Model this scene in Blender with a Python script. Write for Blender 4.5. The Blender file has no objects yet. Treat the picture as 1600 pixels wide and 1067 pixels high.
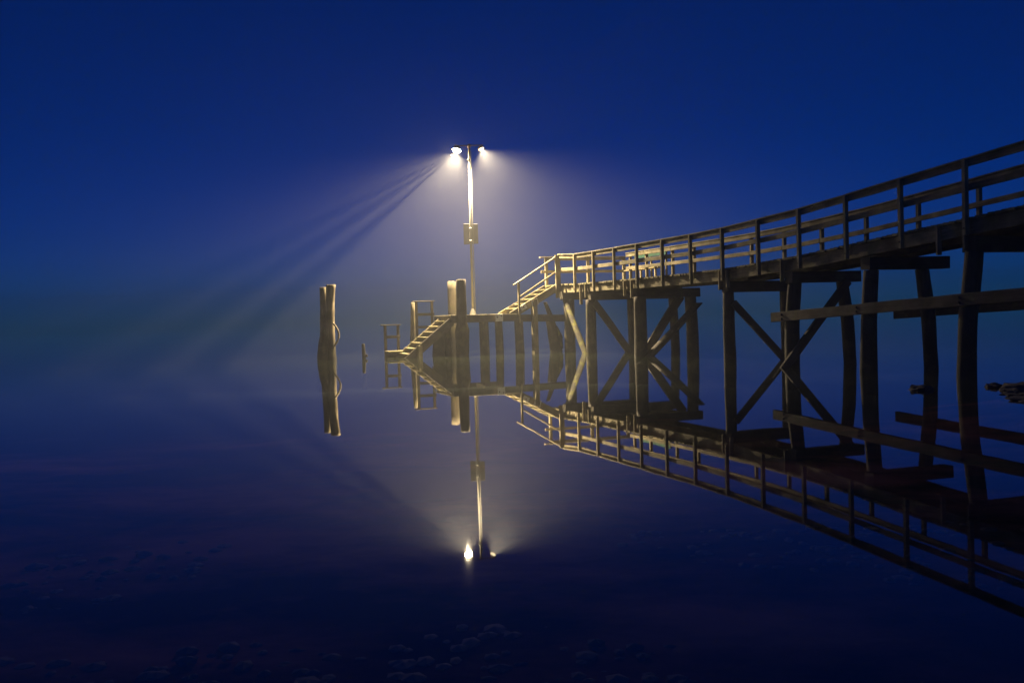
import bpy, bmesh, math, random
from mathutils import Vector, Matrix, noise

random.seed(11)
sc = bpy.context.scene
col = sc.collection

# ------------------------------------------------------------------ camera
H_CAM, PITCH, ROLL = 1.3404, 0.0252, 0.0284
cam_d = bpy.data.cameras.new('camera')
cam_d.sensor_width = 36.0
cam_d.lens = 1500.0 / 1600.0 * 36.0
cam_d.clip_start = 0.05
cam_d.clip_end = 2000.0
cam = bpy.data.objects.new('camera', cam_d)
col.objects.link(cam)
fw = Vector((0, math.cos(PITCH), -math.sin(PITCH)))
wu = Vector((0, math.sin(PITCH), math.cos(PITCH)))
wr = Vector((1, 0, 0))
R_ = wr * math.cos(ROLL) - wu * math.sin(ROLL)
U_ = wr * math.sin(ROLL) + wu * math.cos(ROLL)
M = Matrix((R_, U_, -fw)).transposed().to_4x4()
M.translation = (0, 0, H_CAM)
cam.matrix_world = M
sc.camera = cam

# ------------------------------------------------------------------ sky (blue hour: low sun behind the camera, ozone-blue sky)
world = bpy.data.worlds.new('World')
sc.world = world
world.use_nodes = True
nt = world.node_tree
bg = nt.nodes['Background']
sky = nt.nodes.new('ShaderNodeTexSky')
sky.sky_type = 'NISHITA'
sky.sun_disc = False
sky.sun_elevation = math.radians(1.6)
sky.sun_rotation = math.radians(180)
sky.air_density = 0.42
sky.dust_density = 0.0
sky.ozone_density = 7.1
SKY_STRENGTH = 0.069
nt.links.new(sky.outputs[0], bg.inputs[0])
bg.inputs[1].default_value = SKY_STRENGTH

# ------------------------------------------------------------------ exposure and renderer
sc.view_settings.view_transform = 'Standard'
sc.view_settings.look = 'None'
sc.view_settings.exposure = 0.0
sc.view_settings.gamma = 1.0
sc.view_settings.use_curve_mapping = False
sc.render.engine = 'CYCLES'
cy = sc.cycles
cy.use_denoising = True
try:
    cy.denoiser = 'OPENIMAGEDENOISE'
    cy.denoising_input_passes = 'RGB_ALBEDO_NORMAL'
except Exception:
    pass
cy.max_bounces = 6
cy.diffuse_bounces = 2
cy.glossy_bounces = 3
cy.transmission_bounces = 3
cy.volume_bounces = 2
cy.transparent_max_bounces = 8
cy.sample_clamp_indirect = 4.0
cy.caustics_reflective = True
cy.caustics_refractive = False
FOG = 0.0022
LAMP_W = (26000.0, 21000.0)   # left, right
LAMP_COL = (1.0, 0.81, 0.53)


# ------------------------------------------------------------------ materials
def new_mat(name):
    m = bpy.data.materials.new(name)
    m.use_nodes = True
    t = m.node_tree
    t.nodes.clear()
    out = t.nodes.new('ShaderNodeOutputMaterial')
    return m, t, out


def N(t, kind, **kw):
    n = t.nodes.new(kind)
    for k, v in kw.items():
        setattr(n, k, v)
    return n


def ramp(t, stops):
    n = t.nodes.new('ShaderNodeValToRGB')
    e = n.color_ramp.elements
    while len(e) < len(stops):
        e.new(0.5)
    for el, (p, c) in zip(e, stops):
        el.position = p
        el.color = (*c, 1)
    return n


def mixc(t, fac, a, b, blend='MIX'):
    n = N(t, 'ShaderNodeMix', data_type='RGBA', blend_type=blend)
    for sock, val in ((n.inputs[0], fac), (n.inputs[6], a), (n.inputs[7], b)):
        if hasattr(val, 'links') or hasattr(val, 'is_linked'):
            t.links.new(val, sock)
        elif isinstance(val, tuple):
            sock.default_value = (*val, 1)
        else:
            sock.default_value = val
    return n.outputs[2]


def math_(t, op, a, b=None, clamp=False):
    n = N(t, 'ShaderNodeMath', operation=op, use_clamp=clamp)
    for i, val in enumerate((a, b)):
        if val is None:
            continue
        if hasattr(val, 'is_linked'):
            t.links.new(val, n.inputs[i])
        else:
            n.inputs[i].default_value = val
    return n.outputs[0]


def wood_mat(name, light, dark, moss=(0.16, 0.17, 0.03), moss_amt=0.35, tide=False, axis='X'):
    """weathered timber: grain along the local long axis, knots and stains, moss; tide adds the weed zone"""
    m, t, out = new_mat(name)
    bsdf = N(t, 'ShaderNodeBsdfPrincipled')
    t.links.new(bsdf.outputs[0], out.inputs[0])
    tc = N(t, 'ShaderNodeTexCoord')
    info = N(t, 'ShaderNodeObjectInfo')
    mp = N(t, 'ShaderNodeMapping')
    mp.inputs[3].default_value = (2.0, 32, 32) if axis == 'X' else (22, 22, 1.6)
    t.links.new(tc.outputs['Object'], mp.inputs[0])
    off = N(t, 'ShaderNodeCombineXYZ')
    for i in range(3):
        t.links.new(math_(t, 'MULTIPLY', info.outputs['Random'], 31.0 + 17 * i), off.inputs[i])
    t.links.new(off.outputs[0], mp.inputs[1])
    grain = N(t, 'ShaderNodeTexNoise')
    grain.inputs['Scale'].default_value = 1.0
    grain.inputs['Detail'].default_value = 5
    grain.inputs['Roughness'].default_value = 0.65
    t.links.new(mp.outputs[0], grain.inputs['Vector'])
    cr = ramp(t, [(0.28, dark), (0.52, tuple((a + b) / 2 for a, b in zip(light, dark))), (0.74, light)])
    t.links.new(grain.outputs[0], cr.inputs[0])
    stain = N(t, 'ShaderNodeTexNoise')
    stain.inputs['Scale'].default_value = 2.3
    stain.inputs['Detail'].default_value = 3
    geo = N(t, 'ShaderNodeNewGeometry')
    t.links.new(geo.outputs['Position'], stain.inputs['Vector'])
    sr = ramp(t, [(0.32, (0.45, 0.43, 0.40)), (0.62, (1, 1, 1))])
    t.links.new(stain.outputs[0], sr.inputs[0])
    c = mixc(t, 1.0, cr.outputs[0], sr.outputs[0], 'MULTIPLY')
    rnd = ramp(t, [(0.0, (0.68, 0.66, 0.62)), (1.0, (1.12, 1.10, 1.02))])
    t.links.new(info.outputs['Random'], rnd.inputs[0])
    c = mixc(t, 1.0, c, rnd.outputs[0], 'MULTIPLY')
    mo = N(t, 'ShaderNodeTexNoise')
    mo.inputs['Scale'].default_value = 3.7
    mo.inputs['Detail'].default_value = 6
    t.links.new(geo.outputs['Position'], mo.inputs['Vector'])
    mr = ramp(t, [(0.5, (0, 0, 0)), (0.66, (1, 1, 1))])
    t.links.new(mo.outputs[0], mr.inputs[0])
    c = mixc(t, math_(t, 'MULTIPLY', mr.outputs[0], moss_amt), c, moss)
    rough = 0.85
    if tide:
        sep = N(t, 'ShaderNodeSeparateXYZ')
        t.links.new(geo.outputs['Position'], sep.inputs[0])
        h = math_(t, 'ADD', sep.outputs[2], math_(t, 'MULTIPLY', stain.outputs[0], -0.7))
        h = math_(t, 'MULTIPLY', math_(t, 'SUBTRACT', 0.62, h), 2.6, clamp=True)
        weed = mixc(t, mr.outputs[0], (0.035, 0.030, 0.020), (0.075, 0.062, 0.030))
        c = mixc(t, h, c, weed)
    t.links.new(c, bsdf.inputs['Base Color'])
    bsdf.inputs['Roughness'].default_value = rough
    bsdf.inputs['Specular IOR Level'].default_value = 0.25
    bump = N(t, 'ShaderNodeBump')
    bump.inputs['Strength'].default_value = 0.5
    bump.inputs['Distance'].default_value = 0.012
    t.links.new(grain.outputs[0], bump.inputs['Height'])
    t.links.new(bump.outputs[0], bsdf.inputs['Normal'])
    return m


def plain_mat(name, base, rough, metal=0.0, var=0.25, scale=14.0):
    m, t, out = new_mat(name)
    bsdf = N(t, 'ShaderNodeBsdfPrincipled')
    t.links.new(bsdf.outputs[0], out.inputs[0])
    tc = N(t, 'ShaderNodeTexCoord')
    no = N(t, 'ShaderNodeTexNoise')
    no.inputs['Scale'].default_value = scale
    no.inputs['Detail'].default_value = 4
    t.links.new(tc.outputs['Object'], no.inputs['Vector'])
    cr = ramp(t, [(0.3, tuple(x * (1 - var) for x in base)), (0.7, tuple(min(1, x * (1 + var)) for x in base))])
    t.links.new(no.outputs[0], cr.inputs[0])
    t.links.new(cr.outputs[0], bsdf.inputs['Base Color'])
    bsdf.inputs['Roughness'].default_value = rough
    bsdf.inputs['Metallic'].default_value = metal
    return m


MAT = {}
MAT['timber'] = wood_mat('weathered_timber', (0.47, 0.40, 0.25), (0.17, 0.14, 0.085))
MAT['deck'] = wood_mat('deck_timber', (0.40, 0.35, 0.20), (0.15, 0.125, 0.07), moss_amt=0.5)
MAT['beam'] = wood_mat('tarred_beam', (0.15, 0.122, 0.088), (0.055, 0.045, 0.034), moss_amt=0.25)
MAT['mossy'] = wood_mat('mossy_timber', (0.13, 0.115, 0.07), (0.055, 0.047, 0.03), moss=(0.15, 0.145, 0.012), moss_amt=0.85)
MAT['pile'] = wood_mat('pile_timber', (0.165, 0.135, 0.093), (0.065, 0.053, 0.038), moss_amt=0.25, tide=True, axis='Z')
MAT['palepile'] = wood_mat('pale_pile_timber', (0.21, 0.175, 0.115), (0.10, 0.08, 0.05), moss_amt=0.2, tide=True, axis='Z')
MAT['dolphin'] = wood_mat('lamplit_pile_timber', (0.40, 0.33, 0.22), (0.17, 0.135, 0.085), moss_amt=0.25, tide=True, axis='Z')  # paler copy of the pile wood, brightening the cluster's lamplit edge through colour
MAT['green'] = wood_mat('green_painted_slat', (0.05, 0.15, 0.10), (0.03, 0.09, 0.06), moss_amt=0.0)
MAT['galv'] = plain_mat('galvanised_steel', (0.11, 0.10, 0.075), 0.55, 0.2, 0.15)
MAT['plate'] = plain_mat('bolted_plate', (0.62, 0.59, 0.50), 0.6, 0.1, 0.3, 25)  # paled to look lamplit, since the lamps miss these faces
MAT['bolt'] = plain_mat('rusty_bolt', (0.06, 0.04, 0.03), 0.8, 0.2)
MAT['housing'] = plain_mat('floodlight_housing', (0.16, 0.10, 0.07), 0.55, 0.3)
MAT['sign'] = plain_mat('sign_back', (0.05, 0.042, 0.03), 0.7, 0.1, 0.25, 6)
MAT['rope'] = plain_mat('hemp_rope', (0.26, 0.21, 0.13), 0.95, 0.0, 0.4, 60)
MAT['rock'] = plain_mat('wet_rock', (0.06, 0.045, 0.038), 0.85, 0.0, 0.5, 9)

for key, power in (('lens', 1500.0), ('lens_dim', 5.0)):
    m, t, out = new_mat('lamp_glass_' + key)
    em = N(t, 'ShaderNodeEmission')
    em.inputs[0].default_value = (1.0, 0.80, 0.48, 1)
    em.inputs[1].default_value = power
    t.links.new(em.outputs[0], out.inputs[0])
    MAT[key] = m

# water: mirror by Fresnel over clear, faintly turbid water
m, t, out = new_mat('still_water')
tc = N(t, 'ShaderNodeTexCoord')
mp = N(t, 'ShaderNodeMapping')
mp.inputs[3].default_value = (0.55, 1.5, 1)
t.links.new(tc.outputs['Object'], mp.inputs[0])
no = N(t, 'ShaderNodeTexNoise')
no.inputs['Scale'].default_value = 1.0
no.inputs['Detail'].default_value = 3
t.links.new(mp.outputs[0], no.inputs['Vector'])
bump = N(t, 'ShaderNodeBump')
bump.inputs['Strength'].default_value = 0.009
bump.inputs['Distance'].default_value = 0.02
t.links.new(no.outputs[0], bump.inputs['Height'])
fr = N(t, 'ShaderNodeFresnel')
# the same air-to-water Fresnel from both sides, since the sheet does not refract
gback = N(t, 'ShaderNodeNewGeometry')
t.links.new(math_(t, 'SUBTRACT', 1.333, math_(t, 'MULTIPLY', gback.outputs['Backfacing'], 1.333 - 1 / 1.333)), fr.inputs[0])
t.links.new(bump.outputs[0], fr.inputs[1])
gl = N(t, 'ShaderNodeBsdfGlossy')
gl.inputs['Roughness'].default_value = 0.015
gl.inputs['Color'].default_value = (1, 1, 1, 1)
t.links.new(bump.outputs[0], gl.inputs['Normal'])
tr = N(t, 'ShaderNodeBsdfTransparent')
tr.inputs[0].default_value = (0.94, 0.95, 0.93, 1)
df = N(t, 'ShaderNodeBsdfDiffuse')
df.inputs[0].default_value = (0.16, 0.19, 0.10, 1)
mx1 = N(t, 'ShaderNodeMixShader')
mx1.inputs[0].default_value = 0.08
t.links.new(tr.outputs[0], mx1.inputs[1])
t.links.new(df.outputs[0], mx1.inputs[2])
mx2 = N(t, 'ShaderNodeMixShader')
t.links.new(fr.outputs[0], mx2.inputs[0])
t.links.new(mx1.outputs[0], mx2.inputs[1])
t.links.new(gl.outputs[0], mx2.inputs[2])
t.links.new(mx2.outputs[0], out.inputs[0])
MAT['water'] = m

# seabed: dark silt with rusty weed patches
m, t, out = new_mat('seabed_silt_and_weed')
bsdf = N(t, 'ShaderNodeBsdfPrincipled')
t.links.new(bsdf.outputs[0], out.inputs[0])
tc = N(t, 'ShaderNodeTexCoord')
mp = N(t, 'ShaderNodeMapping')
mp.inputs[3].default_value = (0.35, 0.55, 1)
t.links.new(tc.outputs['Object'], mp.inputs[0])
n1 = N(t, 'ShaderNodeTexNoise')
n1.inputs['Scale'].default_value = 1.1
n1.inputs['Detail'].default_value = 7
n1.inputs['Roughness'].default_value = 0.6
t.links.new(mp.outputs[0], n1.inputs['Vector'])
cr = ramp(t, [(0.42, (0.04, 0.025, 0.024)), (0.50, (0.30, 0.09, 0.06)), (0.60, (0.70, 0.22, 0.13))])
t.links.new(n1.outputs[0], cr.inputs[0])
sep = N(t, 'ShaderNodeSeparateXYZ')
t.links.new(tc.outputs['Object'], sep.inputs[0])
deep = math_(t, 'MULTIPLY', math_(t, 'SUBTRACT', math_(t, 'MULTIPLY', sep.outputs[2], -1.0), 0.18), 7.0, clamp=True)
c = mixc(t, deep, cr.outputs[0], (0.012, 0.014, 0.012))   # weed grows in the shallows, fine dark mud lies deeper
t.links.new(c, bsdf.inputs['Base Color'])
bsdf.inputs['Roughness'].default_value = 1.0
bsdf.inputs['Specular IOR Level'].default_value = 0.0
MAT['seabed'] = m


# ------------------------------------------------------------------ object helpers
def tag(o, label=None, cat=None, group=None, kind=None):
    if label:
        o['label'] = label
    if cat:
        o['category'] = cat
    if group:
        o['group'] = group
    if kind:
        o['kind'] = kind
    return o


# the pier's own ground axes: s runs along the deck to the shore, t across it, z up from the water
PIER_O = Vector((1.8553, 35.9696, 0))
PIER_ROT = math.atan2(-math.cos(0.3352), math.sin(0.3352))


def frame_to_world(p):
    return PIER_O + Matrix.Rotation(PIER_ROT, 3, 'Z') @ Vector(p)


class Thing:
    """an Empty at the thing's base; its parts are given in the pier's axes (or world axes if rot=0)"""
    def __init__(self, name, base, label, cat, group=None, world_axes=False):
        self.o = bpy.data.objects.new(name, None)
        self.o.empty_display_size = 0.3
        col.objects.link(self.o)
        self.base = Vector(base)
        if world_axes:
            self.o.location = base
        else:
            self.o.location = frame_to_world(base)
            self.o.rotation_euler.z = PIER_ROT
        tag(self.o, label, cat, group)


def link_mesh(name, me, mat, parent=None, mw=None):
    if not me.materials:
        me.materials.append(MAT[mat])
    o = bpy.data.objects.new(name, me)
    col.objects.link(o)
    if parent is not None:
        o.parent = parent
    if mw is not None:
        o.matrix_local = mw
    return o


def timber_mesh(L, w, h, jit=0.004, ch=0.007, seg=None):
    """chamfered, slightly uneven sawn timber along local X, centred"""
    n = seg or max(1, min(10, int(L / 0.7)))
    vs, fs = [], []
    a, b = w / 2, h / 2
    ch = min(ch, a * 0.4, b * 0.4)
    ring = [(-a + ch, -b), (a - ch, -b), (a, -b + ch), (a, b - ch), (a - ch, b), (-a + ch, b), (-a, b - ch), (-a, -b + ch)]
    for i in range(n + 1):
        x = -L / 2 + L * i / n
        dx, dy = random.uniform(-jit, jit), random.uniform(-jit, jit)
        k = 1 + random.uniform(-0.03, 0.03)
        for (y, z) in ring:
            vs.append((x + (random.uniform(-jit, jit) if i in (0, n) else 0), y * k + dx, z * k + dy))
    for i in range(n):
        for j in range(8):
            p, q = i * 8 + j, i * 8 + (j + 1) % 8
            fs.append((p, q, q + 8, p + 8))
    fs.append(tuple(range(7, -1, -1)))
    fs.append(tuple(range(n * 8, n * 8 + 8)))
    me = bpy.data.meshes.new('timber')
    me.from_pydata(vs, [], fs)
    me.update()
    return me


def timber(th, name, p0, p1, w, h, mat='timber', up=(0, 0, 1), parent=None, jit=0.004, me=None):
    """timber from p0 to p1 (frame coordinates); w across, h along 'up'"""
    p0, p1 = Vector(p0) - th.base, Vector(p1) - th.base
    d = p1 - p0
    L = d.length
    x = d.normalized()
    upv = Vector(up)
    if abs(x.dot(upv)) > 0.97:
        upv = Vector((1, 0, 0))
    y = upv.cross(x).normalized()
    z = x.cross(y)
    mw = Matrix((x, y, z)).transposed().to_4x4()
    mw.translation = (p0 + p1) / 2
    if me is None:
        me = timber_mesh(L, w, h, jit)
    par = parent or th.o
    if parent is not None:
        mw = parent.matrix_local.inverted() @ mw
    return link_mesh(name, me, mat, par, mw)


def pile_mesh(pts, radii, seed=0, nseg=14, rough=0.05, bulge=None):
    """round pile through pts (local, bottom to top), with an uneven skin and a cracked flat top"""
    vs, fs = [], []
    rings = []
    fine = []
    for i in range(len(pts) - 1):
        k = 5
        for j in range(k):
            f = j / k
            fine.append((Vector(pts[i]).lerp(Vector(pts[i + 1]), f), radii[i] * (1 - f) + radii[i + 1] * f))
    fine.append((Vector(pts[-1]), radii[-1]))
    sv = Vector((seed * 3.7, seed * 1.3, seed * 7.1))
    for (c, r) in fine:
        for a in range(nseg):
            an = 2 * math.pi * a / nseg
            d = Vector((math.cos(an), math.sin(an), 0))
            q = noise.noise(Vector((d.x * 1.5, d.y * 1.5, c.z * 0.9)) + sv) * rough * 1.6
            q += noise.noise(Vector((d.x * 4, d.y * 4, c.z * 3.0)) + sv) * rough * 0.6
            vs.append(c + d * r * (1 + q))
    m_ = len(fine)
    for i in range(m_ - 1):
        for a in range(nseg):
            p, q = i * nseg + a, i * nseg + (a + 1) % nseg
            fs.append((p, q, q + nseg, p + nseg))
    # worn rim and top
    c, r = fine[-1]
    b = len(vs)
    for a in range(nseg):
        an = 2 * math.pi * a / nseg
        vs.append(c + Vector((math.cos(an) * r * 0.82, math.sin(an) * r * 0.82, 0.012 + 0.02 * noise.noise(Vector((a, seed, 0.3))))))
    for a in range(nseg):
        p, q = (m_ - 1) * nseg + a, (m_ - 1) * nseg + (a + 1) % nseg
        fs.append((p, q, b + (a + 1) % nseg, b + a))
    fs.append(tuple(b + a for a in range(nseg)))
    fs.append(tuple(range(nseg - 1, -1, -1)))
    me = bpy.data.meshes.new('pile')
    me.from_pydata([tuple(v) for v in vs], [], fs)
    me.update()
    for p in me.polygons:
        p.use_smooth = len(p.vertices) == 4
    return me


def pile(th, name, pts, radii, mat='pile', seed=0, parent=None, **kw):
    loc = [Vector(p) - th.base for p in pts]
    c = loc[0].copy()
    me = pile_mesh([p - c for p in loc], radii, seed, **kw)
    return link_mesh(name, me, mat, parent or th.o, Matrix.Translation(c))


def tube_mesh(pts, r, n=8, closed=False):
    vs, fs = [], []
    P = [Vector(p) for p in pts]
    for i, c in enumerate(P):
        a = P[(i + 1) % len(P)] if (closed or i < len(P) - 1) else P[i]
        b = P[i - 1] if (closed or i > 0) else P[i]
        d = (a - b).normalized()
        up = Vector((0, 0, 1)) if abs(d.z) < 0.9 else Vector((1, 0, 0))
        x = d.cross(up).normalized()
        y = x.cross(d)
        rr = r[i] if isinstance(r, (list, tuple)) else r
        for k in range(n):
            an = 2 * math.pi * k / n
            vs.append(c + (x * math.cos(an) + y * math.sin(an)) * rr)
    m_ = len(P)
    for i in range(m_ if closed else m_ - 1):
        for k in range(n):
            p, q = i * n + k, i * n + (k + 1) % n
            p2, q2 = ((i + 1) % m_) * n + k, ((i + 1) % m_) * n + (k + 1) % n
            fs.append((p, q, q2, p2))
    if not closed:
        fs.append(tuple(range(n - 1, -1, -1)))
        fs.append(tuple(range((m_ - 1) * n, m_ * n)))
    me = bpy.data.meshes.new('tube')
    me.from_pydata([tuple(v) for v in vs], [], fs)
    me.update()
    bm = bmesh.new()
    bm.from_mesh(me)
    bmesh.ops.recalc_face_normals(bm, faces=bm.faces)
    bm.to_mesh(me)
    bm.free()
    for p in me.polygons:
        p.use_smooth = len(p.vertices) == 4
    return me


def bolt_mesh(r=0.022, d=0.03):
    bm = bmesh.new()
    bmesh.ops.create_cone(bm, cap_ends=True, segments=6, radius1=r, radius2=r * 0.85, depth=d)
    me = bpy.data.meshes.new('bolt')
    bm.to_mesh(me)
    bm.free()
    me.materials.append(MAT['bolt'])
    return me


# ------------------------------------------------------------------ water and seabed
def seabed_z(x, y):
    base = -0.11 - 0.018 * max(0, y - 3) - 0.0009 * max(0, y - 12) ** 2
    sh = max(0.0, 1 - math.hypot((x - 8.2) / 2.6, (y - 13.6) / 3.2))
    base += 0.33 * sh
    base += 0.05 * noise.noise(Vector((x * 0.5, y * 0.5, 1.7))) + 0.03 * noise.noise(Vector((x * 1.9, y * 1.9, 4.2)))
    return max(-2.6, base)


def grid_mesh(name, xs, ys, zf):
    vs = [(x, y, zf(x, y)) for y in ys for x in xs]
    n = len(xs)
    fs = [(j * n + i, j * n + i + 1, (j + 1) * n + i + 1, (j + 1) * n + i) for j in range(len(ys) - 1) for i in range(n - 1)]
    me = bpy.data.meshes.new(name)
    me.from_pydata(vs, [], fs)
    me.update()
    for p in me.polygons:
        p.use_smooth = True
    return me


xs = [-200, -120, -60, -35] + [-22 + 0.4 * i for i in range(111)] + [35, 60, 120, 200]
ys = [-50, -20, -8] + [-3 + 0.35 * i for i in range(100)] + [32.2 + 0.8 * i for i in range(40)] + [68, 76, 90, 120, 200, 305]
tag(link_mesh('seabed', grid_mesh('seabed', xs, ys, seabed_z), 'seabed'), kind='structure')
wm = bpy.data.meshes.new('water')
wm.from_pydata([(-200, -50, 0), (200, -50, 0), (200, 305, 0), (-200, 305, 0)], [], [(0, 1, 2, 3)])
tag(link_mesh('water', wm, 'water'), kind='structure')

# ------------------------------------------------------------------ the pier
ZD = [(-3, 2.53), (0.2, 2.53), (1.6, 2.48), (6, 2.45), (9.8, 2.44), (11.5, 2.46), (13.1, 2.52), (14.7, 2.58), (16.4, 2.69), (18, 2.80), (19.66, 2.91), (30, 3.62)]


def zd(s):
    for (a, za), (b, zb) in zip(ZD, ZD[1:]):
        if s <= b:
            return za + (zb - za) * (s - a) / (b - a)
    return ZD[-1][1]


pier = Thing('wooden_pier', (0, 0, 0), 'long weathered timber pier on round piles with plank deck and railings, rising to the right', 'pier')
S_END = 27.5
# deck planks laid across
pw, pp = 0.138, 0.15
short = [timber_mesh(1.52, pw, 0.05, 0.004, seg=2) for _ in range(6)]
longp = [timber_mesh(3.46, pw, 0.05, 0.005, seg=3) for _ in range(6)]
for me in short + longp:
    me.materials.append(MAT['deck'])
s = -1.42
while s < S_END:
    wide = s < 3.05
    L = 3.46 if wide else 1.52
    off = random.uniform(-0.018, 0.018)
    z = zd(s) - 0.025 + random.uniform(-0.004, 0.004)
    t0 = -0.03 + off
    timber(pier, 'deck_plank', (s, t0, z), (s, t0 + L, z), pw, 0.05, 'deck', me=random.choice(longp if wide else short))
    s += pp
# edge joist that carries the plank ends, in lengths, and inner stringers
joints = [-1.48, 2.4, 6.2, 9.8, 11.5, 13.3, 14.7, 16.4, 18.0, 19.66, 23.2, S_END]
for a, b in zip(joints, joints[1:]):
    for tt, w, dep, mm in ((0.065, 0.06, 0.26, 'timber'), (0.72, 0.12, 0.28, 'beam'), (1.42, 0.07, 0.27, 'beam')):
        timber(pier, 'stringer', (a + 0.006, tt, zd(a) - 0.053 - dep / 2), (b - 0.006, tt, zd(b) - 0.053 - dep / 2), w, dep, mm)
for tt in (2.2, 3.38):
    timber(pier, 'stringer', (-1.48, tt, zd(0) - 0.19), (3.1, tt, zd(0) - 0.21), 0.08, 0.26, 'beam')
timber(pier, 'end_joist', (-1.52, 0.0, zd(0) - 0.18), (-1.52, 3.4, zd(0) - 0.18), 0.07, 0.25, 'timber')
# bents: cap, near pile, far pile, braces
def cap(s_, t0, t1, top, dep=0.31, w=0.30, mat='beam'):
    return timber(pier, 'pile_cap', (s_, t0, top - dep / 2), (s_, t1, top - dep / 2), w, dep, mat, jit=0.008)


cap(0.35, -0.08, 3.15, zd(0) - 0.335, 0.27)
cap(2.42, 0.10, 3.55, zd(2.4) - 0.335, 0.29)
cap(6.1, 0.02, 2.30, zd(6) - 0.335, 0.28)
cap(11.45, 0.0, 2.05, zd(11.45) - 0.345, 0.28)
cap(14.2, 0.0, 1.95, zd(14.2) - 0.345, 0.26)
cap(16.85, 0.02, 2.10, zd(16.85) - 0.345, 0.26)
cap(19.65, 0.0, 2.05, zd(19.65) - 0.345, 0.28)
cap(22.6, 0.0, 2.05, zd(22.6) - 0.345, 0.28)
mo = timber(pier, 'beam_end', (0.35, -0.10, 2.09), (0.35, -0.085, 2.09), 0.29, 0.26, 'mossy')
PB = -1.6
def bent_pile(s_, tb, tt, top, r, seed, ds=0.0, mid=0.0, r0=None):
    pile(pier, 'pile', [(s_ + ds, tb, PB), (s_ + ds * 0.6, tb * 0.75 + tt * 0.25 + mid, 0.0), (s_ + ds * 0.3, (tb + tt) / 2 + mid, (top) * 0.5), (s_, tt, top)],
         [(r0 or r) * 1.08, (r0 or r) * 1.04, r, r * 0.95], seed=seed, rough=0.065)


for (s_, tb, tt, top, r, sd, mid) in [
    (0.35, 0.20, 0.20, 1.94, 0.20, 1, 0.0), (0.35, 2.80, 2.75, 1.94, 0.17, 2, 0.0),
    (2.42, 0.14, 0.16, 1.87, 0.185, 3, 0.0), (2.6, 3.42, 3.30, 1.87, 0.16, 4, -0.03),
    (6.25, 0.14, 0.14, 1.86, 0.20, 5, 0.0), (6.05, 2.10, 2.05, 1.86, 0.19, 6, 0.02),
    (11.42, 0.13, 0.10, 1.85, 0.155, 7, -0.02), (11.45, 1.92, 1.85, 1.85, 0.165, 8, 0.0),
    (14.2, 0.05, 0.17, 1.97, 0.165, 9, -0.06), (14.2, 1.75, 1.52, 1.97, 0.15, 10, 0.04),
    (16.85, 0.05, 0.16, 2.10, 0.165, 11, -0.05), (16.85, 1.72, 1.50, 2.10, 0.15, 12, 0.05),
    (19.65, -0.16, 0.12, 2.30, 0.165, 13, -0.03), (19.65, 1.80, 1.55, 2.30, 0.16, 14, 0.0),
    (22.6, -0.1, 0.12, 2.50, 0.165, 15, 0.0), (22.6, 1.80, 1.55, 2.50, 0.165, 16, 0.0)]:
    bent_pile(s_, tb, tt, top, r, sd, mid=mid * 0.5)
# diagonal braces
def brace(s_, t0, z0, t1, z1, w=0.09, h=0.24, mat='beam', s1=None):
    timber(pier, 'brace', (s_, t0, z0), (s_ if s1 is None else s1, t1, z1), w, h, mat, jit=0.01)


pile(pier, 'log_brace', [(2.75, -0.06, -0.5), (2.36, -0.07, 0.0), (1.50, -0.06, 0.92), (0.55, -0.03, 1.90)], [0.11, 0.115, 0.11, 0.095], 'mossy', 21, rough=0.12)
brace(2.64, 0.20, 1.78, 1.80, -0.40, 0.09, 0.25)
pile(pier, 'log_brace', [(6.42, 0.05, -0.25), (6.42, 0.42, 0.08), (6.40, 1.25, 0.80), (6.36, 2.15, 1.62)], [0.17, 0.17, 0.165, 0.15], 'beam', 23)
brace(5.85, 1.82, 1.88, 0.42, 0.0, 0.09, 0.27)
brace(11.62, 0.12, 1.55, 2.0, -0.32, 0.08, 0.19)
brace(14.40, 1.55, 1.98, -0.55, -0.30, 0.08, 0.20)
# walers along the piles
timber(pier, 'waler', (13.75, -0.16, 1.16), (20.2, -0.20, 1.45), 0.10, 0.22, 'beam', jit=0.008)
timber(pier, 'waler', (20.21, -0.20, 1.452), (26.5, -0.20, 1.74), 0.10, 0.22, 'beam', jit=0.008)
timber(pier, 'waler', (15.6, 1.85, 1.17), (26.5, 1.95, 1.62), 0.10, 0.22, 'beam', jit=0.008)
wb = bolt_mesh(0.028, 0.04)
for (bs, bt, bz) in ((14.2, -0.225, 1.22), (14.2, -0.225, 1.12), (16.85, -0.235, 1.34), (16.85, -0.235, 1.25), (19.65, -0.262, 1.46), (19.65, -0.262, 1.37), (22.6, -0.262, 1.58)):
    link_mesh('bolt', wb, 'bolt', pier.o, Matrix.Translation((bs, bt, bz)) @ Matrix.Rotation(math.pi / 2, 4, 'X'))
# near railing
near_s = [0.0] + [1.617 + 1.64 * k for k in range(16)]
def rail_top(s_, far=False):
    return zd(s_) + (1.02 if far else 1.07) + (0.05 if s_ < 0.5 and not far else 0)


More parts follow.
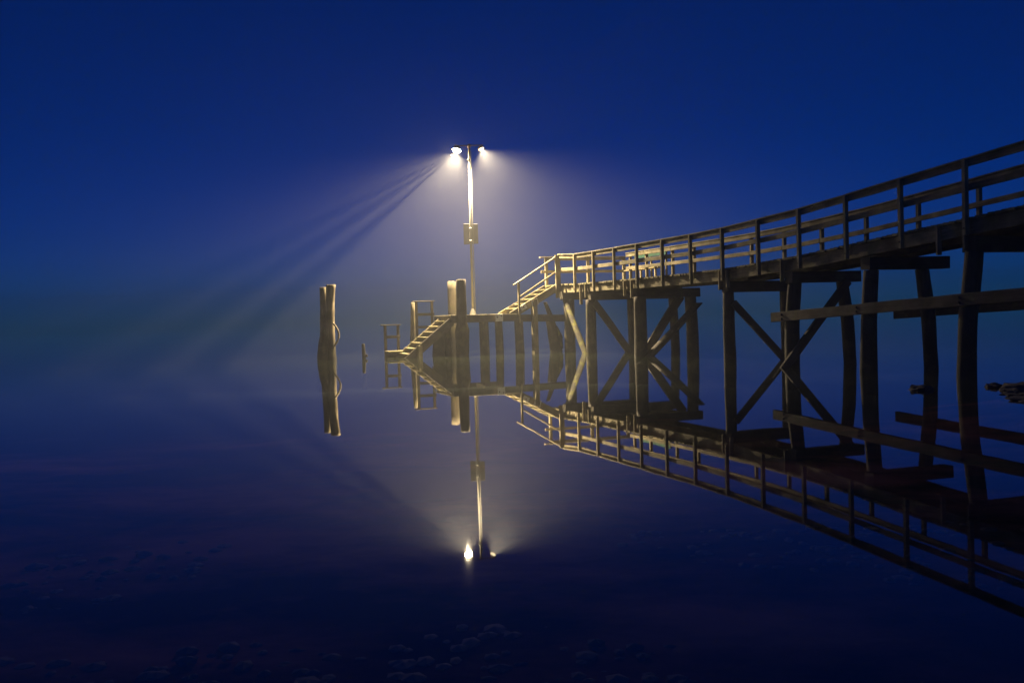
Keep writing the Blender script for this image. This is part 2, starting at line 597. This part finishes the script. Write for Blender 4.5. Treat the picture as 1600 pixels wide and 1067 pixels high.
for i, s_ in enumerate(near_s):
    w = 0.19 if i == 0 else 0.09
    timber(pier, 'rail_post', (s_, -0.075, zd(s_) - (0.32 if i else 0.52)), (s_, -0.075, rail_top(s_) - 0.042), w, 0.085, 'timber')
    if i:
        b = bolt_mesh(0.016, 0.02)
        o = link_mesh('bolt', b, 'bolt', pier.o, Matrix.Translation((s_, -0.125, zd(s_) - 0.2)) @ Matrix.Rotation(math.pi / 2, 4, 'X'))
for i, (a, b) in enumerate(zip(near_s, near_s[1:])):
    za, zb = rail_top(a), rail_top(b)
    timber(pier, 'handrail', (a + 0.003, -0.022, za - 0.02), (b - 0.003, -0.022, zb - 0.02), 0.10, 0.038, 'timber')
    timber(pier, 'top_board', (a + 0.004, -0.011, za - 0.103), (b - 0.004, -0.011, zb - 0.103), 0.038, 0.125, 'timber')
    timber(pier, 'middle_board', (a + 0.004, -0.011, zd(a) + 0.53), (b - 0.004, -0.011, zd(b) + 0.53), 0.038, 0.12, 'timber')
# far railing along the walkway
far_s = [2.92, 4.15, 5.96, 7.31, 8.91, 10.43, 11.95, 13.50, 15.12, 16.77, 18.42, 20.06, 21.7, 23.34, 24.98]
FT = 1.44
for s_ in far_s:
    timber(pier, 'rail_post', (s_, FT + 0.055, zd(s_) - 0.28), (s_, FT + 0.055, rail_top(s_, True) - 0.042), 0.09, 0.085, 'timber')
for a, b in zip([2.72] + far_s[1:], far_s[1:] + [26.6]):
    za, zb = rail_top(a, True), rail_top(b, True)
    timber(pier, 'handrail', (a + 0.003, FT + 0.03, za - 0.02), (b - 0.003, FT + 0.03, zb - 0.02), 0.15, 0.038, 'timber')
    timber(pier, 'top_board', (a + 0.004, FT - 0.011, za - 0.10), (b - 0.004, FT - 0.011, zb - 0.10), 0.038, 0.10, 'timber')
    timber(pier, 'middle_board', (a + 0.004, FT - 0.011, zd(a) + 0.47), (b - 0.004, FT - 0.011, zd(b) + 0.47), 0.038, 0.11, 'timber')
# railing across the pier head's end, and along its far side
for tt in (0.03, 1.80, 3.36):
    timber(pier, 'rail_post', (-1.44, tt, zd(0) - 0.25), (-1.44, tt, 3.60), 0.10, 0.14, 'timber')
timber(pier, 'handrail', (-1.42, -0.24, 3.62), (-1.42, 3.42, 3.62), 0.15, 0.04, 'timber')
timber(pier, 'top_board', (-1.37, 0.09, 3.54), (-1.37, 3.38, 3.54), 0.038, 0.09, 'timber')
timber(pier, 'middle_board', (-1.37, -0.22, 3.06), (-1.37, 3.38, 3.06), 0.038, 0.11, 'timber')
# fender boards hanging from the deck edge
for (ss, lo) in ((2.02, 1.72), (2.48, 1.96), (5.55, 1.92), (6.05, 1.85), (11.25, 1.90), (11.62, 1.95), (14.0, 2.0), (18.95, 2.28), (19.6, 2.3)):
    timber(pier, 'fender_board', (ss, -0.03, lo), (ss, -0.03, zd(ss) - 0.06), 0.10, 0.055, 'timber')

# ------------------------------------------------------------------ bench on the pier head
bench = Thing('bench', (1.3, 2.85, 2.53), 'slatted bench with green painted backrest, behind the far railing at the pier head', 'bench')
for zz, mm in ((3.50, 'green'), (3.33, 'timber')):
    timber(bench, 'back_slat', (0.06, 3.10, zz), (2.54, 3.10, zz), 0.03, 0.12, mm)
for k in range(3):
    timber(bench, 'seat_slat', (0.06, 2.68 + 0.14 * k, 2.985), (2.54, 2.68 + 0.14 * k, 2.985), 0.12, 0.04, 'timber')
for ss in (1.33, 2.48):
    timber(bench, 'back_leg', (ss, 3.145, 2.53), (ss, 3.145, 3.56), 0.07, 0.055, 'timber')
    timber(bench, 'front_leg', (ss, 2.70, 2.53), (ss, 2.70, 2.962), 0.07, 0.07, 'timber')

# ------------------------------------------------------------------ stairs from the pier head to the landing
st = Thing('upper_stairs', (-0.7, -1.0, 1.5), 'short timber stairs with sloping handrail between pier head and lower landing', 'stairs')
ns = 5
for ss in (-0.06, -1.34):
    timber(st, 'stringer', (ss, -0.06, 2.42), (ss, -1.95, 1.40), 0.06, 0.27, 'timber')
for k in range(1, ns + 1):
    tt, zz = -0.02 - 0.31 * k, 2.51 - 0.17 * k
    timber(st, 'tread', (-1.305, tt, zz), (-0.095, tt, zz), 0.27, 0.042, 'deck')
timber(st, 'handrail', (-0.03, 0.02, 3.64), (-0.03, -1.83, 2.52), 0.12, 0.045, 'timber')
timber(st, 'middle_rail', (-0.02, -0.1, 3.0), (-0.02, -1.62, 2.07), 0.04, 0.06, 'timber')
timber(st, 'rail_post', (0.03, -1.66, 1.12), (0.03, -1.66, 2.585), 0.07, 0.10, 'timber')
pl = timber(st, 'support_post', (0.04, -1.07, -1.5), (0.04, -1.07, 1.98), 0.16, 0.30, 'timber')
plate = timber(st, 'bracket_plate', (-0.125 + 0.245, -1.20, 1.83), (0.12, -0.94, 1.90), 0.012, 0.24, 'plate', parent=None)
bm_ = bolt_mesh(0.03, 0.03)
for (q, zz) in ((-1.0, 1.92), (-1.47, 1.70)):
    link_mesh('bolt', bm_, 'bolt', st.o, Matrix.Translation(Vector((0.14 if q > -1.2 else 0.0, q, zz)) - st.base) @ Matrix.Rotation(math.pi / 2, 4, 'Y'))
timber(st, 'bracket_plate', (-0.022, -1.58, 1.64), (-0.022, -1.36, 1.76), 0.012, 0.18, 'plate')

# ------------------------------------------------------------------ landing platform
ld = Thing('landing_platform', (-1.3, -3.0, 0), 'low timber landing on piles around the foot of the lamp post', 'platform')
lp = [timber_mesh(2.55, pw, 0.045, 0.004, seg=2) for _ in range(4)]
for me in lp:
    me.materials.append(MAT['deck'])
tt = -4.18
while tt < -1.75:
    zz = 1.455 + random.uniform(-0.004, 0.004)
    timber(ld, 'deck_plank', (-2.58, tt, zz), (-0.03, tt, zz), pw, 0.045, 'deck', me=random.choice(lp))
    tt += 0.15
timber(ld, 'edge_beam', (0.0, -4.26, 1.345), (0.0, -1.74, 1.325), 0.10, 0.26, 'beam')
timber(ld, 'edge_beam', (-0.06, -1.70, 1.305), (-0.06, 0.40, 1.25), 0.10, 0.26, 'beam')
timber(ld, 'edge_beam', (-2.6, -4.2, 1.30), (-2.6, -1.7, 1.30), 0.10, 0.25, 'beam')
timber(ld, 'cross_beam', (-2.54, -2.46, 1.31), (0.20, -2.46, 1.31), 0.26, 0.24, 'beam')
timber(ld, 'cross_beam', (-2.54, -4.1, 1.30), (-0.06, -4.1, 1.30), 0.2, 0.24, 'beam')
timber(ld, 'bracket_plate', (0.208, -2.64, 1.34), (0.208, -2.36, 1.34), 0.012, 0.26, 'plate')
for (q, zz) in ((-2.58, 1.36), (-2.42, 1.40)):
    link_mesh('bolt', bm_, 'bolt', ld.o, Matrix.Translation(Vector((0.222, q, zz)) - ld.base) @ Matrix.Rotation(math.pi / 2, 4, 'Y'))
for (s_, t_, r, sd) in ((-0.18, -2.92, 0.13, 31), (0.04, -2.46, 0.14, 32), (-0.1, -1.63, 0.16, 33), (-2.4, -2.3, 0.14, 34), (-2.4, -3.9, 0.14, 35), (-1.5, -4.0, 0.15, 36)):
    pile(ld, 'pile', [(s_, t_, PB), (s_, t_, 0), (s_, t_ - 0.02, 1.2)], [r * 1.1, r * 1.05, r], seed=sd)

# ------------------------------------------------------------------ stairs from the landing down into the water
lo = Thing('lower_stairs', (-1.0, -5.2, 0), 'narrow timber stairs with stepped guard frames running from the landing down into the water', 'stairs')
timber(lo, 'stringer', (-0.1, -4.22, 1.24), (-0.1, -6.1, -0.28), 0.07, 0.30, 'beam')
timber(lo, 'stringer', (-1.62, -4.22, 1.24), (-1.62, -6.1, -0.28), 0.07, 0.30, 'timber')
for k in range(1, 8):
    t_, z_ = -4.12 - 0.235 * k, 1.45 - 0.19 * k
    timber(lo, 'tread', (-1.58, t_, z_), (-0.14, t_, z_), 0.25, 0.042, 'deck')
timber(lo, 'bottom_step', (-1.95, -6.28, 0.20), (-1.95, -5.30, 0.20), 0.40, 0.05, 'deck')
timber(lo, 'bottom_step', (-1.52, -6.28, 0.19), (-1.52, -5.75, 0.19), 0.38, 0.05, 'deck')
timber(lo, 'bearer', (-2.1, -6.2, 0.07), (-2.1, -5.3, 0.07), 0.06, 0.18, 'beam')
timber(lo, 'stub_post', (-0.02, -5.44, -0.6), (-0.02, -5.44, 0.42), 0.14, 0.26, 'timber')
for (a, b, top, lowz, mids) in ((-5.0, -4.39, 2.04, 0.45, (1.54, 1.06)), (-6.22, -5.73, 1.18, -0.6, (0.73,))):
    for q in (a, b):
        timber(lo, 'guard_post', (-2.2, q, lowz), (-2.2, q, top - 0.025), 0.09, 0.11, 'beam')
    timber(lo, 'guard_rail', (-2.2, a - 0.16, top), (-2.2, b + 0.09, top), 0.14, 0.04, 'beam')
    for zz in mids:
        timber(lo, 'guard_rail', (-2.13, a - 0.05, zz), (-2.13, b + 0.06, zz), 0.035, 0.10, 'beam')
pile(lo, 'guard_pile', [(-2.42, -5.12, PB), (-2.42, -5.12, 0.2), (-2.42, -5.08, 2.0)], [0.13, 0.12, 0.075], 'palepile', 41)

# ------------------------------------------------------------------ free standing piles
p = Thing('mooring_pile', (0.05, -3.87, 0), 'tall thick mooring pile standing in front, at the head of the lower stairs', 'mooring pile', 'mooring piles at the landing')
pile(p, 'shaft', [(0.05, -3.86, PB), (0.05, -3.88, 0), (0.05, -3.88, 0.9), (0.05, -3.88, 1.2), (0.05, -3.86, 2.74)], [0.25, 0.24, 0.25, 0.185, 0.175], 'pile', 51, rough=0.08)
p = Thing('mooring_pile', (-3.0, -3.36, 0), 'pale lamplit mooring pile standing behind the darker one, left of the lamp post', 'mooring pile', 'mooring piles at the landing')
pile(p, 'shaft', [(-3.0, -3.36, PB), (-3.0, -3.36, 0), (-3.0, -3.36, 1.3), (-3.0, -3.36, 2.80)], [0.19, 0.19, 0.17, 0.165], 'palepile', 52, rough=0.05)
p = Thing('stub_pile', (-1.35, -4.42, 0), 'dark weed-covered stub pile under the head of the lower stairs', 'pile')
pile(p, 'shaft', [(-1.35, -4.42, PB), (-1.35, -4.42, 0), (-1.35, -4.38, 0.5), (-1.35, -4.3, 1.02)], [0.22, 0.25, 0.23, 0.15], 'pile', 53, rough=0.16)
p = Thing('broken_pile', (-0.55, -0.02, 0), 'leaning broken old pile with split top under the upper stairs', 'pile')
pile(p, 'shaft', [(-0.55, 0.10, PB), (-0.55, 0.02, 0), (-0.55, -0.10, 0.8), (-0.55, -0.22, 1.15)], [0.26, 0.25, 0.22, 0.17], 'pile', 54, rough=0.2)
pile(p, 'split_piece', [(-0.50, -0.02, 0.7), (-0.50, -0.2, 1.3), (-0.50, -0.42, 1.86)], [0.12, 0.10, 0.07], 'pile', 55, rough=0.25)
pile(p, 'split_piece', [(-0.42, 0.12, 0.1), (-0.42, 0.08, 0.55), (-0.42, -0.02, 0.95)], [0.10, 0.11, 0.03], 'mossy', 56, rough=0.25)

D0 = (-6.55, 34.03)
dl = Thing('mooring_dolphin', (D0[0], D0[1], 0), 'cluster of tall old mooring piles standing alone in the water at left', 'mooring piles', world_axes=True)
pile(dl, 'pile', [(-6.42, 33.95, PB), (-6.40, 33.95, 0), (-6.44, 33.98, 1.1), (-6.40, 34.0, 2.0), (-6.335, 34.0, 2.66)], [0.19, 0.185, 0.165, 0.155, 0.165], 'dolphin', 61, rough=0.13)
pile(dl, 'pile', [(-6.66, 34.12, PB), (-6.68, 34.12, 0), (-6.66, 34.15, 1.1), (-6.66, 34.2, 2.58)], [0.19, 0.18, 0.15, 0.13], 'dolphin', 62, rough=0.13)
pile(dl, 'pile', [(-6.66, 33.86, PB), (-6.68, 33.88, 0), (-6.66, 33.92, 0.5), (-6.58, 33.98, 1.25)], [0.2, 0.2, 0.19, 0.08], 'pile', 63, rough=0.2)
rp = []
for i in range(25):
    a = i / 24
    rp.append((-6.30 + 0.20 * math.sin(a * math.pi) ** 0.8, 33.85 - 0.03 * math.sin(a * 9), 1.32 - 0.85 * a))
ro = link_mesh('mooring_rope', tube_mesh(rp, 0.034, 8), 'rope')
tag(ro, 'slack loop of old mooring rope hanging on the lone pile cluster', 'rope')
sp = Thing('small_stake', (-5.38, 34.81, 0), 'small dark stake standing in the water between the pile cluster and the stairs', 'stake', world_axes=True)
pile(sp, 'shaft', [(-5.38, 34.81, -1.2), (-5.38, 34.81, 0), (-5.40, 34.81, 0.52)], [0.07, 0.068, 0.055], 'pile', 64, rough=0.1)
link_mesh('knob', pile_mesh([(0, 0, 0), (0, 0, 0.08)], [0.045, 0.035], 65, 8, 0.2), 'pile', sp.o, Matrix.Translation((0.09, -0.02, 0.05)))

# ------------------------------------------------------------------ lamp post
LX, LY = -1.4737, 37.137
lpst = Thing('lamp_post', (LX, LY, 1.48), 'tall galvanised lamp post on the landing with two floodlights lighting the fog', 'lamp post', world_axes=True)
def lpart(name, me, mat, loc=(0, 0, 0), parent=None):
    return link_mesh(name, me, mat, parent or lpst.o, Matrix.Translation(loc))


lpart('pole', tube_mesh([(0, 0, 0.02), (0, 0, 3.2), (0.03, 0, 6.42)], [0.050, 0.046, 0.036], 16), 'galv')
lpart('conduit', tube_mesh([(0.088, -0.01, 0.02), (0.082, -0.01, 3.2), (0.09, -0.01, 6.3)], 0.017, 8), 'galv')
bmx = bmesh.new()
bmesh.ops.create_cone(bmx, cap_ends=True, segments=16, radius1=0.14, radius2=0.06, depth=0.24)
me = bpy.data.meshes.new('base_flange'); bmx.to_mesh(me); bmx.free()
lpart('base_flange', me, 'galv', (0, 0, 0.121))
for zz in (2.85, 3.32, 5.95):
    lpart('clamp_band', tube_mesh([(0, 0, zz - 0.03), (0, 0, zz + 0.03)], 0.06, 16), 'galv')
lpart('pole_cap', tube_mesh([(0.03, 0, 6.42), (0.03, 0, 6.56)], [0.065, 0.06], 12), 'housing')
ARM_Y = 0.13   # the arm is bolted to the back of the pole
lpart('crossarm', timber_mesh(1.12, 0.04, 0.04, 0.0, 0.006, 1), 'housing', (0.03, ARM_Y, 6.53))


def floodlight(cx, cz, n, guard, hood_label, depth, lens_mat, size, blend, watts, k):
    """housing built with local -Z as the light's axis, tilted to n"""
    n = Vector(n).normalized()
    rot = n.to_track_quat('-Z', 'Y').to_matrix().to_4x4()
    mw = Matrix.Translation((cx, ARM_Y, cz)) @ rot @ Matrix.Scale(k, 4)
    bmh = bmesh.new()
    # open-fronted bell: back small, front wide
    prof = [(0.085, 0.19), (0.13, 0.17), (0.17, 0.07), (0.20, 0.0), (0.192, 0.0), (0.162, 0.05)]
    nn = 24
    vs = []
    for (r, z) in prof:
        vs.append([bmh.verts.new((r * math.cos(2 * math.pi * k / nn), r * math.sin(2 * math.pi * k / nn), z)) for k in range(nn)])
    for a, b in zip(vs, vs[1:]):
        for k in range(nn):
            bmh.faces.new((a[k], a[(k + 1) % nn], b[(k + 1) % nn], b[k]))
    bmh.faces.new(vs[0])
    bmesh.ops.recalc_face_normals(bmh, faces=bmh.faces)
    me = bpy.data.meshes.new('floodlight'); bmh.to_mesh(me); bmh.free()
    fl = link_mesh('floodlight', me, 'housing', lpst.o, mw)
    fl['label'] = hood_label
    # bulging glass: a shallow bowl for the right lamp, a deep one for the left
    bml = bmesh.new()
    rows = []
    for j in range(7):
        e = math.pi / 2 * j / 6
        rr = 0.16 * math.cos(e)
        zz = 0.045 - depth * math.sin(e)
        if j < 6:
            rows.append([bml.verts.new((rr * math.cos(2 * math.pi * k / 24), rr * math.sin(2 * math.pi * k / 24), zz)) for k in range(24)])
        else:
            tip = bml.verts.new((0, 0, zz))
    for r0_, r1_ in zip(rows, rows[1:]):
        for k in range(24):
            bml.faces.new((r0_[k], r0_[(k + 1) % 24], r1_[(k + 1) % 24], r1_[k]))
    for k in range(24):
        bml.faces.new((rows[-1][k], rows[-1][(k + 1) % 24], tip))
    bmesh.ops.recalc_face_normals(bml, faces=bml.faces)
    for f in bml.faces:
        f.smooth = True
    me = bpy.data.meshes.new('lens'); bml.to_mesh(me); bml.free()
    link_mesh('lens', me, lens_mat, fl)
    yk = tube_mesh([(0, 0.215, 0.06), (0, 0.215, 0.2), (0, 0.1, 0.26), (0, -0.1, 0.26), (0, -0.215, 0.2), (0, -0.215, 0.06)], 0.014, 6)
    link_mesh('yoke', yk, 'housing', fl)
    ld_ = bpy.data.lights.new('floodlight_beam', 'SPOT')
    ld_.energy = watts
    ld_.color = LAMP_COL
    ld_.spot_size = math.radians(size)
    ld_.spot_blend = blend
    ld_.shadow_soft_size = 0.0095
    lo_ = bpy.data.objects.new('floodlight_beam', ld_)
    col.objects.link(lo_)
    lo_.parent = fl
    tipz = 0.035 - depth
    lo_.matrix_local = Matrix.Translation((0, 0, tipz))
    if guard:
        # two guard rods running front to back below the left rim; placed in post axes, then stored under the lamp
        src = Vector((cx, ARM_Y, cz)) + (rot @ Vector((0, 0, tipz)))
        ax = Vector((0.04, -0.98, -0.19)).normalized()   # aimed near the camera, so the rods' shadows show as streaks in the fog
        for ang, rr in ((20.5, 0.0042), (27.5, 0.0056), (35.5, 0.0056)):
            a = math.radians(ang)
            c = src + Vector((-math.cos(a), 0, -math.sin(a))) * 0.185
            q = mw.inverted()
            g = tube_mesh([q @ (c + ax * 0.22), q @ (c - ax * 0.20)], rr, 8)
            link_mesh('guard_rod', g, 'housing', fl)
    return fl


floodlight(-1.93 - LX, 7.83 - 1.48, (-0.22, -0.31, -0.925), True, 'left floodlight with a glaring round glass', 0.15, 'lens', 127, 1.0, LAMP_W[0], 0.85)
floodlight(-0.97 - LX, 7.84 - 1.48, (0.38, -0.36, -0.85), False, 'right floodlight shining down to the pier', 0.03, 'lens_dim', 108, 1.0, LAMP_W[1], 0.68)
for dx in (-1.93 - LX, -0.97 - LX):
    lpart('hanger', tube_mesh([(dx, ARM_Y, 6.42), (dx, ARM_Y, 6.505)], 0.02, 8), 'housing')

sg = Thing('sign_board', (LX, LY + 0.07, 4.2), 'plain rectangular sign board mounted halfway up the lamp post, seen from behind', 'sign', world_axes=True)
def sgbox(name, L, w, h, mat, loc, par=None):
    return link_mesh(name, timber_mesh(L, w, h, 0.0, 0.003, 1), mat, par or sg.o, Matrix.Translation(loc))


bd = sgbox('board', 0.56, 0.02, 0.78, 'sign', (0.0, 0.045, 0.40))



# ------------------------------------------------------------------ rocks at the right edge
def rock_mesh(seed, sx, sy, sz):
    bmr = bmesh.new()
    bmesh.ops.create_icosphere(bmr, subdivisions=3, radius=1)
    for v in bmr.verts:
        d = v.co.normalized()
        k = 1 + 0.5 * noise.noise(d * 1.6 + Vector((seed * 5.1, 0, 0))) + 0.3 * noise.noise(d * 4.7 + Vector((0, seed * 3.3, 0)))
        v.co = Vector((d.x * sx * k, d.y * sy * k, d.z * sz * k))
    me = bpy.data.meshes.new('rock'); bmr.to_mesh(me); bmr.free()
    return me


for i, (x, y, sx, sy, sz, zz, lab) in enumerate([
    (6.50, 15.3, 0.18, 0.22, 0.085, -0.01, 'small dark rock breaking the water between the two right-hand piles'),
    (7.72, 15.4, 0.15, 0.14, 0.07, 0.0, 'flat small rock awash, left of the rock cluster at the right edge'),
    (7.98, 14.9, 0.38, 0.36, 0.12, -0.01, 'farthest rock of the cluster at the right edge'),
    (7.50, 14.1, 0.34, 0.28, 0.085, -0.01, 'middle rock of the cluster at the right edge'),
    (7.10, 13.25, 0.40, 0.25, 0.07, -0.01, 'nearest low rock of the cluster at the right edge'),
    (7.85, 13.4, 0.50, 0.35, 0.12, -0.01, 'rightmost rock of the cluster, cut by the right edge of the picture')]):
    o = link_mesh('rock', rock_mesh(i + 1, sx, sy, sz), 'rock', None, Matrix.Translation((x, y, zz)) @ Matrix.Rotation(i * 1.1, 4, 'Z'))
    tag(o, lab, 'rock', 'rocks awash near the shore')

# pebbles and weed lumps on the shallow bottom, too many to count
vs, fs = [], []
tb = bmesh.new()
bmesh.ops.create_icosphere(tb, subdivisions=1, radius=1)
tv = [v.co.copy() for v in tb.verts]
tf = [[v.index for v in f.verts] for f in tb.faces]
tb.free()
for i in range(1800):
    y = 2.2 + random.random() ** 1.5 * 4.5
    x = random.uniform(-0.62, 0.62) * (y + 1)
    if noise.noise(Vector((x * 0.35, y * 0.4, 9.1))) < 0.02:
        continue
    r = random.uniform(0.015, 0.06)
    z = seabed_z(x, y)
    b = len(vs)
    k = [random.uniform(0.7, 1.3) for _ in range(3)]
    for v in tv:
        vs.append((x + v.x * r * k[0], y + v.y * r * k[1], min(-0.02, z + v.z * r * 0.4 * k[2])))
    fs += [tuple(b + j for j in f) for f in tf]
me = bpy.data.meshes.new('pebbles')
me.from_pydata(vs, [], fs)
MAT['pebble'] = plain_mat('pebble_stone', (0.34, 0.14, 0.08), 0.8, 0.0, 0.6, 3)
tag(link_mesh('pebbles', me, 'pebble'), 'reddish pebbles and weed lumps on the shallow bottom in the foreground', 'pebbles', kind='stuff')

# ------------------------------------------------------------------ the fog
hz = bpy.data.meshes.new('haze')
x0, x1, y0, y1, z0, z1 = -205, 205, -65, 310, -3.8, 11.0
hz.from_pydata([(x0, y0, z0), (x1, y0, z0), (x1, y1, z0), (x0, y1, z0), (x0, y0, z1), (x1, y0, z1), (x1, y1, z1), (x0, y1, z1)], [],
               [(3, 2, 1, 0), (4, 5, 6, 7), (0, 1, 5, 4), (1, 2, 6, 5), (2, 3, 7, 6), (3, 0, 4, 7)])
m, t, out = new_mat('fog')
pv = N(t, 'ShaderNodeVolumePrincipled')
pv.inputs['Color'].default_value = (0.97, 0.98, 1.0, 1)
pv.inputs['Density'].default_value = FOG
pv.inputs['Anisotropy'].default_value = 0.25
t.links.new(pv.outputs[0], out.inputs['Volume'])
MAT['fog'] = m
tag(link_mesh('haze', hz, 'fog'), 'pale even fog lying over the water and the pier', 'haze', kind='stuff')
